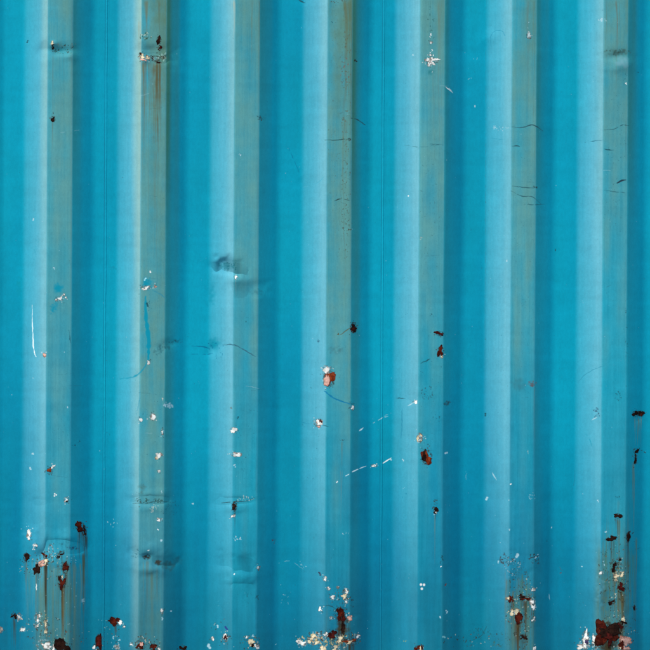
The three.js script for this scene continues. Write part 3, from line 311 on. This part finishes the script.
// [x, y, width, height, kind, turn, raggedness, label]
const PATCHES = [
  // first ridge
  [52.5, 43, 2.6, 4, 'cream'], [53, 47, 2.4, 5, 'dark'], [53, 119, 3.4, 5, 'dark', 0.2, 0.5], [60, 298.5, 7, 4.2, 'white', -0.25, 0.3], [64, 294.5, 2.2, 2.4, 'white'], [56.5, 300, 2.4, 2.4, 'white'], [66, 297.5, 2, 2, 'white'], [44.5, 355, 2.6, 4, 'pink'],
  [49.8, 471, 5, 6.5, 'orange', 0.5], [53, 466.5, 4, 3, 'white', -0.4, 0.5], [66.3, 500, 5, 5.5, 'white', 0, 0.5], [66.6, 501, 2.6, 2.4, 'dark'],
  [79.8, 526, 8, 8, 'rust', 0.3, 0.35, 'hooked dark rust patch with a long run below'], [84.6, 531, 4, 10, 'dark', -0.25], [29, 535.5, 4, 7.5, 'white', 0, 0.5], [35.5, 545.5, 4, 3, 'white', 0.3, 0.6], [26, 557, 4.6, 7.5, 'dark', 0.1, 0.5],
  [46.5, 555, 6, 8, 'rust', 0.4, 0.6], [50.5, 549.5, 4.6, 10, 'cream', 0.55, 0.45], [40.5, 564, 9, 4.4, 'pink', -0.3, 0.5], [46, 561.5, 3.2, 5, 'cream', 0.3, 0.6], [37, 569, 4.4, 8, 'dark', 0.1, 0.5], [61.5, 553, 5, 3.4, 'dark', -0.4, 0.5], [57.6, 557, 4, 3, 'dark', -0.3, 0.5],
  [65.2, 568, 6.4, 10.5, 'rust', 0.1, 0.35], [62, 583, 7, 10.5, 'rust', 0.1, 0.45, 'crescent of dark rust with a broad brown run'], [59.8, 578, 3, 5, 'dark'], [62.3, 577.5, 2.4, 4, 'cream'],
  [14, 615.5, 5, 5, 'dark', 0.2, 0.6], [19, 616.5, 4.4, 7, 'white', -0.3, 0.6], [22.8, 629.3, 5.6, 4.6, 'white', 0.2, 0.25], [0.2, 629.8, 5, 5.6, 'white', 0, 0.25], [37.5, 618, 5.4, 8, 'white', 0.5, 0.5], [36.4, 626, 3.6, 4, 'white', 0, 0.5], [46, 624, 3.4, 7, 'cream', 0, 0.6], [46, 631, 3.4, 5, 'cream', 0, 0.6],
  [44.5, 645.5, 15, 11, 'white', -0.1, 0.4, 'large white chip at the foot of the leftmost ridge'], [54, 648, 4, 6, 'white', 0, 0.5], [62.5, 647.5, 12, 11, 'dark', 0.1, 0.4], [98.8, 643, 6, 15, 'maroon', 0.05, 0.35], [94, 647.5, 3, 4, 'white'], [115.5, 620.8, 8, 6, 'rust', 0.1, 0.5], [120, 622.5, 4.6, 3.4, 'white', 0.2, 0.5], [124, 627, 2.4, 2.4, 'white'], [117, 647, 5, 4, 'grey', 0, 0.6],
  // second ridge
  [141.5, 56.8, 6, 5, 'cream', 0.3, 0.5], [147.5, 58.2, 6, 4.4, 'cream', -0.2, 0.5], [144, 59.5, 5, 2.4, 'pink', 0.2, 0.5], [140.6, 54, 3, 3, 'dark'], [159, 40, 4, 6, 'dark', 0.2, 0.5], [159.5, 48, 3, 5, 'rust', 0, 0.5], [155.5, 58.5, 8, 5, 'dark', 0.5, 0.5], [155.3, 59.3, 4, 3.4, 'grey', 0.3], [158, 62, 4, 3, 'dark'], [163.5, 58, 4, 2.6, 'grey', 0, 0.6],
  [145.5, 288, 8.5, 4, 'white', -0.45, 0.35], [155, 286.8, 3, 3, 'pink', 0, 0.5], [148.8, 362.3, 3, 4, 'white'], [153, 416.8, 6.6, 7, 'white', 0, 0.15], [140.3, 420, 4, 4, 'white', 0, 0.3], [162.5, 431.8, 2.6, 5.4, 'white'], [159, 455, 5.6, 5, 'white', 0.5, 0.45], [156.8, 457.5, 3.4, 4, 'cream', 0, 0.5], [159, 471.3, 3, 2.6, 'white'], [159, 519.5, 5, 3.4, 'white', 0, 0.4], [162, 611, 3, 5, 'white'],
  [138.5, 645, 7, 8, 'rust', 0, 0.5], [141.5, 645, 3, 4, 'pink', 0, 0.5], [154, 647.5, 8, 6, 'rust', 0, 0.5], [159, 649, 3, 3, 'white'], [183, 648.5, 7, 5, 'dark', 0, 0.45], [131, 644, 2.6, 3, 'white'],
  // third ridge
  [235.8, 277.5, 4, 3.4, 'white', 0.2, 0.4], [233.8, 430, 7, 4.8, 'white', 0.1, 0.3], [236.2, 454.3, 9.6, 4.6, 'white', 0.05, 0.35], [234.6, 506, 4.2, 8, 'dark', 0, 0.5], [233, 516.3, 4.4, 2.6, 'white', -0.5], [225.5, 637.5, 5.6, 7.6, 'white', 0.1, 0.3], [226, 637, 3.2, 5, 'maroon', 0.1, 0.4], [212.5, 638.8, 2.8, 4, 'white'], [246.8, 637.3, 3.4, 2.6, 'white'],
  [252.5, 643, 7, 7, 'cream', 0.3, 0.5], [257, 646.5, 5, 5, 'white', 0, 0.5], [253, 645, 3, 3, 'dark'], [258.5, 567.5, 2.4, 3, 'grey'],
  // fourth ridge
  [353.6, 327.5, 6, 9.6, 'dark', 0.35, 0.45], [353.2, 329, 3, 5, 'rust', 0.3], [329.2, 378.5, 10.5, 14, 'orange', 0.1, 0.2, 'red rust ring round a white chip'], [326.8, 370.3, 8.2, 9.4, 'white', 0, 0.15, 'white oval chip rimmed with red rust'], [326.8, 380, 6.6, 11, 'pink', 0.15, 0.18], [328.4, 375, 4.6, 2.8, 'orange', 0, 0.4], [352.6, 407.8, 3.4, 4.6, 'white'], [318.3, 422.8, 8, 7.2, 'white', 0.4, 0.3], [320.4, 421, 3, 3.4, 'maroon'], [318.6, 426, 4, 2.4, 'pink'],
  [374.5, 465.6, 6, 2.4, 'white', -0.15, 0.3], [325, 578.8, 3.4, 5, 'white', 0.1, 0.35], [328.5, 588.6, 3.6, 3.2, 'white'], [332.5, 597.4, 5.6, 4.4, 'white', 0.1, 0.3], [346.2, 590.5, 4.4, 5, 'white', 0, 0.5], [345, 596.3, 5, 6, 'cream', 0.2, 0.6], [346, 602.2, 3.2, 3, 'white'], [338, 587.5, 2.6, 2.6, 'grey'], [320.4, 609.2, 4.4, 4, 'white', 0, 0.5], [331.4, 618.2, 4, 3.4, 'grey', 0, 0.5], [339.8, 614, 9, 11, 'rust', -0.5, 0.35, 'dark red rust patch above the flaked foot of the ridge'], [343, 619, 5, 5, 'maroon', -0.4], [349.4, 617.5, 4.6, 4, 'pink', 0, 0.5], [342, 630, 5, 12, 'dark', 0.1, 0.5],
  [302, 642.5, 9, 8, 'white', 0.2, 0.45], [311.5, 640.5, 7, 7, 'cream', 0, 0.5], [315, 636, 6, 4.4, 'cream', 0.1, 0.55], [322, 637, 8, 5.4, 'cream', -0.2, 0.55], [326, 634.5, 5, 4, 'white', 0, 0.5], [318, 642, 5, 4, 'cream', 0, 0.6], [333.5, 634.5, 9, 5.5, 'maroon', 0.2, 0.5], [339.5, 639.5, 4.6, 7, 'cream', 0.3, 0.55], [349.5, 641, 12, 3.6, 'orange', -0.3, 0.5], [349, 642.5, 8, 2.6, 'cream', -0.25, 0.5], [357.5, 636, 6, 3.4, 'white', -0.3, 0.5], [335, 648.5, 7, 5, 'cream', 0, 0.5], [322, 649, 5, 4, 'cream', 0, 0.6],
  // fifth ridge
  [431, 61, 9, 6.6, 'white', 0.2, 0.6, 'white splash-shaped chip high on the fifth ridge'], [435.6, 60, 6, 3, 'white', -0.15, 0.5], [429.4, 63.6, 4, 5, 'white', 0, 0.5], [431, 42.2, 3.4, 2.6, 'white'], [430.3, 55.2, 3.2, 2.4, 'white'], [439.6, 333.4, 7, 4.4, 'maroon', 0.15, 0.45], [440.8, 351, 5.6, 9, 'rust', 0.15, 0.45], [441.2, 356.5, 3.6, 4, 'cream', 0, 0.45], [415.6, 402, 3.4, 3.6, 'white'], [419.8, 438, 6, 9, 'cream', 0, 0.25], [419.6, 438.4, 3.4, 6, 'grey', 0, 0.3],
  [426.8, 457, 9, 13.5, 'orange', -0.3, 0.3, 'orange rust patch with a dark edge on the fifth ridge'], [424.2, 455.5, 3.6, 8, 'dark', 0.15, 0.5], [435.4, 511, 4, 4.4, 'dark', 0, 0.5], [435.6, 512.2, 2.6, 2.4, 'white'], [417.5, 648.5, 6, 5, 'rust', 0, 0.5], [420.5, 648.5, 3, 4, 'cream'],
  // sixth ridge
  [529.4, 35.6, 3, 5.6, 'grey', 0.1, 0.5], [507.5, 598, 3, 4, 'cream', 0, 0.5], [511.6, 599.5, 4.6, 6, 'rust', 0.1, 0.5], [525.5, 598.6, 10, 4.6, 'rust', 0.2, 0.4], [521, 596.5, 5, 3, 'dark', 0.1, 0.5], [516.3, 611, 6.6, 5, 'cream', 0, 0.5], [511.5, 612.5, 4, 4.4, 'cream', 0, 0.6], [518.6, 619, 6, 10, 'rust', -0.25, 0.4], [533, 590, 4.4, 4, 'white', 0, 0.5], [532.8, 602, 4.4, 7, 'white', 0, 0.5], [533.3, 607.5, 3, 5, 'white', 0, 0.5], [534, 619.2, 4, 5, 'white', 0.3, 0.5], [523, 637, 7, 5, 'dark', 0, 0.5], [534.5, 648.5, 3, 4, 'white'],
  // seventh ridge
  [635.3, 414, 6, 5, 'dark', 0.2, 0.4], [641, 413.6, 6, 5, 'dark', -0.1, 0.4], [641, 414.6, 3, 2.6, 'rust'], [636, 451, 5, 5, 'dark', 0.2, 0.4], [635.4, 459, 2.6, 9, 'dark', 0.05, 0.35], [617.8, 516, 6, 4.6, 'dark', 0, 0.5], [611.6, 538.4, 7, 3.2, 'dark', -0.15, 0.5], [628, 537, 3.6, 8, 'dark', 0.05, 0.4], [614.2, 566.3, 6.4, 9.6, 'dark', 0.2, 0.35], [616.8, 575.4, 4, 5, 'cream', 0.2, 0.5], [622.6, 573, 5, 4.6, 'cream', -0.3, 0.6], [601, 573, 4.6, 3, 'white', 0, 0.45], [615.8, 580, 3, 3.6, 'cream'],
  [621.3, 588, 7.4, 9.4, 'maroon', 0, 0.35], [612, 601.8, 6, 3.6, 'dark', -0.7, 0.4], [620, 559.4, 3, 3, 'dark'], [623.6, 619, 3.4, 7, 'cream', -0.3, 0.4], [634.6, 608, 2.2, 5, 'dark'],
  [608, 636, 19, 25, 'rust', 0.15, 0.42, 'largest rust patch, dark red and jagged, low on the seventh ridge'], [606, 630, 15, 14, 'dark', 0.2, 0.5], [609.5, 638, 11, 14, 'maroon', 0.1, 0.5], [620.6, 626.5, 8, 9, 'maroon', 0.6, 0.45], [623, 622, 5, 6, 'dark', 0.3, 0.5],
  [585.5, 638.5, 6, 15, 'white', 0.15, 0.45, 'white chip round a bare purple spot at the foot of the sixth furrow'], [584, 646.5, 11, 6, 'white', 0.1, 0.45], [586.8, 641.5, 3.4, 10, 'purple', 0.1, 0.35], [595.4, 642.5, 6, 13, 'white', 0, 0.55], [595.6, 643, 2.6, 5, 'dark'], [625.5, 641.5, 8.6, 7, 'pink', 0.2, 0.5], [624, 648, 9, 5, 'pink', -0.1, 0.5], [619.5, 647.5, 5, 5, 'cream', 0, 0.5], [622, 645.5, 5, 7, 'rust', 0, 0.5],
];
{ // round every patch the paint is stained, undercut and crumbled
  const r = rng(401);
  for (const [x, y, w, h, kind] of PATCHES) {
    const rusty = kind === 'rust' || kind === 'dark' || kind === 'orange' || kind === 'maroon', m = Math.max(w, h);
    for (let i = 0; i < 14 + 5 * m; i++) {
      const th = r() * 6.283, q = 0.42 + 0.16 * r(), [u, v] = onWall(x + Math.cos(th) * w * q, y + Math.sin(th) * h * q);
      dab(u, v, 0.45 + 0.07 * m * r(), rusty ? (r() < 0.5 ? DARK : BROWN) : r() < 0.55 ? [0.05, 0.07, 0.07] : r() < 0.5 ? [0.2, 0.12, 0.06] : PALE, rusty ? 0.55 : 0.42, -0.15, 0.8, 0.2);
    }
    for (let i = 0; i < m * 0.5; i++) {
      const th = r() * 6.283, q = 0.6 + 0.55 * r() * r(), [u, v] = onWall(x + Math.cos(th) * (w * q + 0.6), y + Math.sin(th) * (h * q + 0.6));
      dab(u, v, 0.4 + 0.5 * r(), r() < 0.45 ? (rusty ? DARK : [0.45, 0.52, 0.52]) : rusty ? RUST : [0.03, 0.05, 0.05], 0.75, -0.2, 0.8, 0.4);
    }
    if (rusty && m > 4 && y > 500) { const l = m * (2 + 5 * r() * r()); run(x, y + h * 0.3, l, w * 0.75, BROWN, 0.55, 0.6); run(x + (r() - 0.5) * w, y, l * 1.5, 1.2, [0.035, 0.035, 0.02], 0.5, 0.6); }
  }
}
// the two welded joints between sheets hold dirt in a fine line
for (const k of [1, 4, 7]) { const u = C0 - PITCH / 2 + PITCH * k; for (let v = V0; v < V0 + SPAN; v += 0.3) { dab(u - 1.5, v, 0.55, [0.004, 0.11, 0.20], 0.33 * (0.5 + noise(v / 30, k, 61)), -0.15, 0, 0.2); dab(u + 2.6, v, 0.5, [0.004, 0.14, 0.25], 0.2 * noise(v / 40, k, 62), 0, 0, 0.2); } }

function toTexture(fill, srgb) {
  const d = new Uint8Array(N * N * 4);
  for (let j = 0; j < N; j++) for (let i = 0; i < N; i++) { const o = j * N + i, q = ((N - 1 - j) * N + i) * 4; fill(o, d, q); d[q + 3] = 255; }
  const t = new THREE.DataTexture(d, N, N, THREE.RGBAFormat);
  t.wrapS = t.wrapT = THREE.MirroredRepeatWrapping; t.magFilter = THREE.LinearFilter; t.minFilter = THREE.LinearMipmapLinearFilter; t.generateMipmaps = true; t.anisotropy = 8;
  if (srgb) t.colorSpace = THREE.SRGBColorSpace;
  t.needsUpdate = true;
  return t;
}
const enc = x => { x = clamp(x); return 255 * (x <= 0.0031308 ? 12.92 * x : 1.055 * Math.pow(x, 1 / 2.4) - 0.055); };
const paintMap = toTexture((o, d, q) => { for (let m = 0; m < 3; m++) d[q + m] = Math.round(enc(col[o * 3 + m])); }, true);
const reliefMap = toTexture((o, d, q) => { d[q] = d[q + 1] = d[q + 2] = Math.round(255 * clamp(rel[o] * 0.6 + 0.2)); });
const glossMap = toTexture((o, d, q) => { d[q] = d[q + 1] = d[q + 2] = Math.round(255 * clamp(rgh[o])); });
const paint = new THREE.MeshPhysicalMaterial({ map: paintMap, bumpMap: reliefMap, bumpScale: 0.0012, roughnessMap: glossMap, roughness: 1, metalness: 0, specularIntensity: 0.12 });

// small shared textures for bare rust and bare primer
function smallTexture(size, f) {
  const d = new Uint8Array(size * size * 4);
  for (let j = 0; j < size; j++) for (let i = 0; i < size; i++) { const c = f(i, j), q = (j * size + i) * 4; d[q] = enc(c[0]); d[q + 1] = enc(c[1]); d[q + 2] = enc(c[2]); d[q + 3] = 255; }
  const t = new THREE.DataTexture(d, size, size, THREE.RGBAFormat); t.wrapS = t.wrapT = THREE.MirroredRepeatWrapping; t.magFilter = THREE.LinearFilter; t.minFilter = THREE.LinearMipmapLinearFilter; t.generateMipmaps = true; t.colorSpace = THREE.SRGBColorSpace; t.needsUpdate = true;
  return t;
}
const rustTex = smallTexture(256, (i, j) => { const a = fbm(i / 14, j / 14, 201, 4), b = fbm(i / 5, j / 5, 202, 3), k = smooth(0.35, 0.7, a); return [mix(0.45, 1, k) * (0.6 + 0.8 * b), mix(0.35, 1, k) * (0.6 + 0.8 * b), mix(0.35, 0.9, k) * (0.6 + 0.8 * b)]; });
const chipTex = smallTexture(256, (i, j) => { const a = fbm(i / 18, j / 18, 203, 4), b = noise(i / 2.5, j / 2.5, 204), k = 0.72 + 0.28 * smooth(0.3, 0.6, a) - 0.12 * b; return [k, k, k * 0.98]; });
const flakeMat = { roughness: 0.85, metalness: 0, vertexColors: true, side: THREE.DoubleSide };
const rustMat = new THREE.MeshPhysicalMaterial({ ...flakeMat, specularIntensity: 0.15, map: rustTex, bumpMap: rustTex, bumpScale: 0.0015 });
const chipMat = new THREE.MeshStandardMaterial({ ...flakeMat, map: chipTex, roughness: 0.7 });

// ------------------------------------------------------------------ the wall
const wall = new THREE.Group();
wall.name = 'shipping_container';
wall.position.set(0, Y(V0 + SPAN), 0);
wall.userData = { label: 'weathered blue shipping container, its corrugated steel side chipped and rusting along the foot', category: 'shipping container' };
scene.add(wall);
const BASE = wall.position.y;
const used = {};
function part(name, geometry, material, parent, label) {
  const n = used[name] = (used[name] ?? -1) + 1, m = new THREE.Mesh(geometry, material);
  m.name = n ? `${name}_${String(n).padStart(3, '0')}` : name;
  m.castShadow = m.receiveShadow = true;
  if (label) m.userData.label = label;
  parent.add(m);
  return m;
}
// a strip of the sheet between two marks, front and back, 2 mm thick
function strip(u0, u1, step) {
  const nu = Math.max(2, Math.round((u1 - u0) / step)), out = [];
  for (const [side, nv] of [[1, 400], [-1, 40]]) {
    const pos = [], nor = [], uv = [], idx = [];
    for (let j = 0; j <= nv; j++) for (let i = 0; i <= nu; i++) {
      const u = u0 + (u1 - u0) * i / nu, v = V0 + SPAN * j / nv, n = normalAt(u, v), t = side > 0 ? 0 : -0.002;
      pos.push(X(u) + n[0] * t, Y(v) - BASE + n[1] * t, Z(height(u, v)) + n[2] * t);
      nor.push(n[0] * side, n[1] * side, n[2] * side); uv.push((u - U0) / SPAN, 1 - (v - V0) / SPAN);
    }
    for (let j = 0; j < nv; j++) for (let i = 0; i < nu; i++) {
      const a = j * (nu + 1) + i, b = a + 1, c = a + nu + 1, d = c + 1;
      if (side > 0) idx.push(a, c, b, b, c, d); else idx.push(a, b, c, b, d, c);
    }
    const g = new THREE.BufferGeometry();
    g.setAttribute('position', new THREE.Float32BufferAttribute(pos, 3)); g.setAttribute('normal', new THREE.Float32BufferAttribute(nor, 3)); g.setAttribute('uv', new THREE.Float32BufferAttribute(uv, 2)); g.setIndex(idx);
    out.push(g);
  }
  return mergeGeometries(out);
}
const where = ['leftmost', 'middle', 'right'];
const sheets = [];                                                   // each sheet carries three ridges; welded to the next in the middle of a furrow
for (let s = 0; s < 4; s++) {
  const k0 = -2 + 3 * s, flats = [];
  for (let k = k0; k < k0 + 3; k++) {
    const c = crest(k), h = PITCH / 2;
    flats.push(strip(c - h, c - CW - SL, 1.5), strip(c + CW + SL, c + h, 1.5));
  }
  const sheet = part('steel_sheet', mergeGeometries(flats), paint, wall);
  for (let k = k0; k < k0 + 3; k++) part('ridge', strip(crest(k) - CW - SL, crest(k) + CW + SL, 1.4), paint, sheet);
  sheets.push({ sheet, to: crest(k0 + 2) + PITCH / 2 });
}
// welded joints: a thin rippled bead
function bead(u) {
  const pos = [], idx = [], uv = [], nv = 900, prof = [[-0.95, -0.05], [-0.6, 0.3], [0, 0.42], [0.6, 0.3], [0.95, -0.05]];
  for (let j = 0; j <= nv; j++) {
    const v = V0 + SPAN * j / nv, w = (noise(v / 25, u, 71) - 0.5) * 0.5, r = 0.85 + 0.3 * noise(v / 1.6, u, 72);
    for (const [a, b] of prof) { const uu = u + w + a * r; pos.push(X(uu), Y(v) - BASE, Z(height(uu, v) + b * r)); uv.push((uu - U0) / SPAN, 1 - (v - V0) / SPAN); }
  }
  for (let j = 0; j < nv; j++) for (let i = 0; i < 4; i++) { const a = j * 5 + i, b = a + 1, c = a + 5, d = c + 1; idx.push(a, c, b, b, c, d); }
  const g = new THREE.BufferGeometry();
  g.setAttribute('position', new THREE.Float32BufferAttribute(pos, 3)); g.setAttribute('uv', new THREE.Float32BufferAttribute(uv, 2)); g.setIndex(idx); g.computeVertexNormals();
  return g;
}
for (const k of [1, 4, 7]) part('weld_seam', bead(C0 - PITCH / 2 + PITCH * k), paint, wall);

// ------------------------------------------------------------------ chipped paint and rust, each patch lying on the steel where it is
const TONE = {
  white: [[0.78, 0.80, 0.79], [0.60, 0.66, 0.66]], cream: [[0.74, 0.66, 0.46], [0.45, 0.36, 0.20]], pink: [[0.68, 0.40, 0.33], [0.40, 0.12, 0.08]],
  rust: [[0.088, 0.012, 0.005], [0.020, 0.006, 0.004]], dark: [[0.022, 0.008, 0.005], [0.008, 0.005, 0.004]], orange: [[0.27, 0.050, 0.014], [0.11, 0.022, 0.010]], maroon: [[0.075, 0.009, 0.007], [0.018, 0.005, 0.004]], purple: [[0.05, 0.04, 0.12], [0.03, 0.03, 0.08]], grey: [[0.38, 0.52, 0.56], [0.2, 0.36, 0.42]],
};
const laid = [];
function flake(px, py, rx, ry, kind, turn = 0, jag = 0.35) {
  const pale = kind === 'white' || kind === 'cream'; rx *= pale ? 0.86 : 0.96; ry *= pale ? 0.86 : 0.96; jag *= 1.35;
  const s = seed++, n = Math.max(rx, ry) > 5 ? 56 : Math.max(rx, ry) > 3 ? 36 : 24, rings = Math.max(rx, ry) > 2.4 ? [0, 0.2, 0.4, 0.58, 0.74, 0.87, 0.95, 1.02] : [0, 0.3, 0.58, 0.8, 0.93, 1.02], pos = [], c = [], uv = [], idx = [], ct = Math.cos(turn), st = Math.sin(turn);
  const rusty = kind !== 'white' && kind !== 'cream' && kind !== 'pink' && kind !== 'grey', [inner, rim] = TONE[kind], own = rusty ? 0.10 + 0.04 * Math.min(rx, ry) : 0.10 + 0.012 * Math.min(rx, ry);
  let under = 0;
  for (const l of laid) if (Math.hypot(l[0] - px, l[1] - py) < l[2] + Math.min(rx, ry) * 0.6) under = Math.max(under, l[3]);
  const thick = own, top = under + own * (rusty ? 1.3 : 1); laid.push([px, py, Math.max(rx, ry) * 0.8, top]);
  for (let m = 0; m < rings.length; m++) for (let i = 0; i < (m ? n : 1); i++) {
    const th = i / n * 2 * Math.PI, cx = Math.cos(th), sy = Math.sin(th), r = rings[m];
    const rad = 1 + jag * 2.8 * (noise(cx * 1.2 + 5, sy * 1.2 + 5, s) - 0.5) + jag * 1.1 * (noise(cx * 2.7 + 20, sy * 2.7 + 20, s + 3) - 0.5) + jag * (noise(cx * (n > 30 ? 6 : 4) + 40, sy * (n > 30 ? 6 : 4) + 40, s + 5) - 0.5) * 0.9;
    const x = cx * r * Math.max(0.25, rad) * rx, y = sy * r * Math.max(0.25, rad) * ry, [u, v] = onWall(px + x * ct - y * st, py + x * st + y * ct), nn = normalAt(u, v), rough = fbm(u / 1.3, v / 1.3, s + 9, 2);
    const lift = r > 1 ? -0.15 : under + (r > 0.9 ? thick * 0.7 : thick * (rusty ? 0.55 + 1.1 * rough : 0.9 + 0.2 * rough));
    pos.push(X(u) + nn[0] * Z(lift), Y(v) - BASE + nn[1] * Z(lift), Z(height(u, v)) + nn[2] * Z(lift)); uv.push((u + s * 7.3) / 42, (v + s * 3.1) / 42);
    const w = clamp(smooth(0.55, 0.98, r) * 0.75 + (rough - 0.5) * 1.1);
    const stain = rusty ? 0 : 0.8 * smooth(0.56, 0.68, fbm(u / 2.6 + 50, v / 2.6, s + 11, 3) + 0.12 * smooth(0.7, 1, r)) + 0.5 * smooth(0.9, 1.02, r) * noise(th * 3, 1, s + 13);
    c.push(mix(mix(inner[0], rim[0], w), 0.085, stain), mix(mix(inner[1], rim[1], w), 0.058, stain), mix(mix(inner[2], rim[2], w), 0.040, stain));
  }
  for (let i = 0; i < n; i++) idx.push(0, 1 + (i + 1) % n, 1 + i);
  for (let m = 1; m < rings.length - 1; m++) for (let i = 0; i < n; i++) { const a = 1 + (m - 1) * n + i, b = 1 + (m - 1) * n + (i + 1) % n, d = a + n, e = b + n; idx.push(a, b, d, b, e, d); }
  const g = new THREE.BufferGeometry();
  g.setAttribute('position', new THREE.Float32BufferAttribute(pos, 3)); g.setAttribute('color', new THREE.Float32BufferAttribute(c, 3)); g.setAttribute('uv', new THREE.Float32BufferAttribute(uv, 2)); g.setIndex(idx); g.computeVertexNormals();
  return { g, rusty };
}
function patch(px, py, w, h, kind, turn = 0, jag = 0.35, label = '') {
  const { g, rusty } = flake(px, py, w / 2, h / 2, kind, turn, jag), [u] = onWall(px, py);
  const home = sheets.find(s => u < s.to).sheet;
  part(rusty ? 'rust_patch' : 'paint_chip', g, rusty ? rustMat : chipMat, home, label);
}
for (const p of PATCHES) patch(...p);
renderer.render(scene, camera);
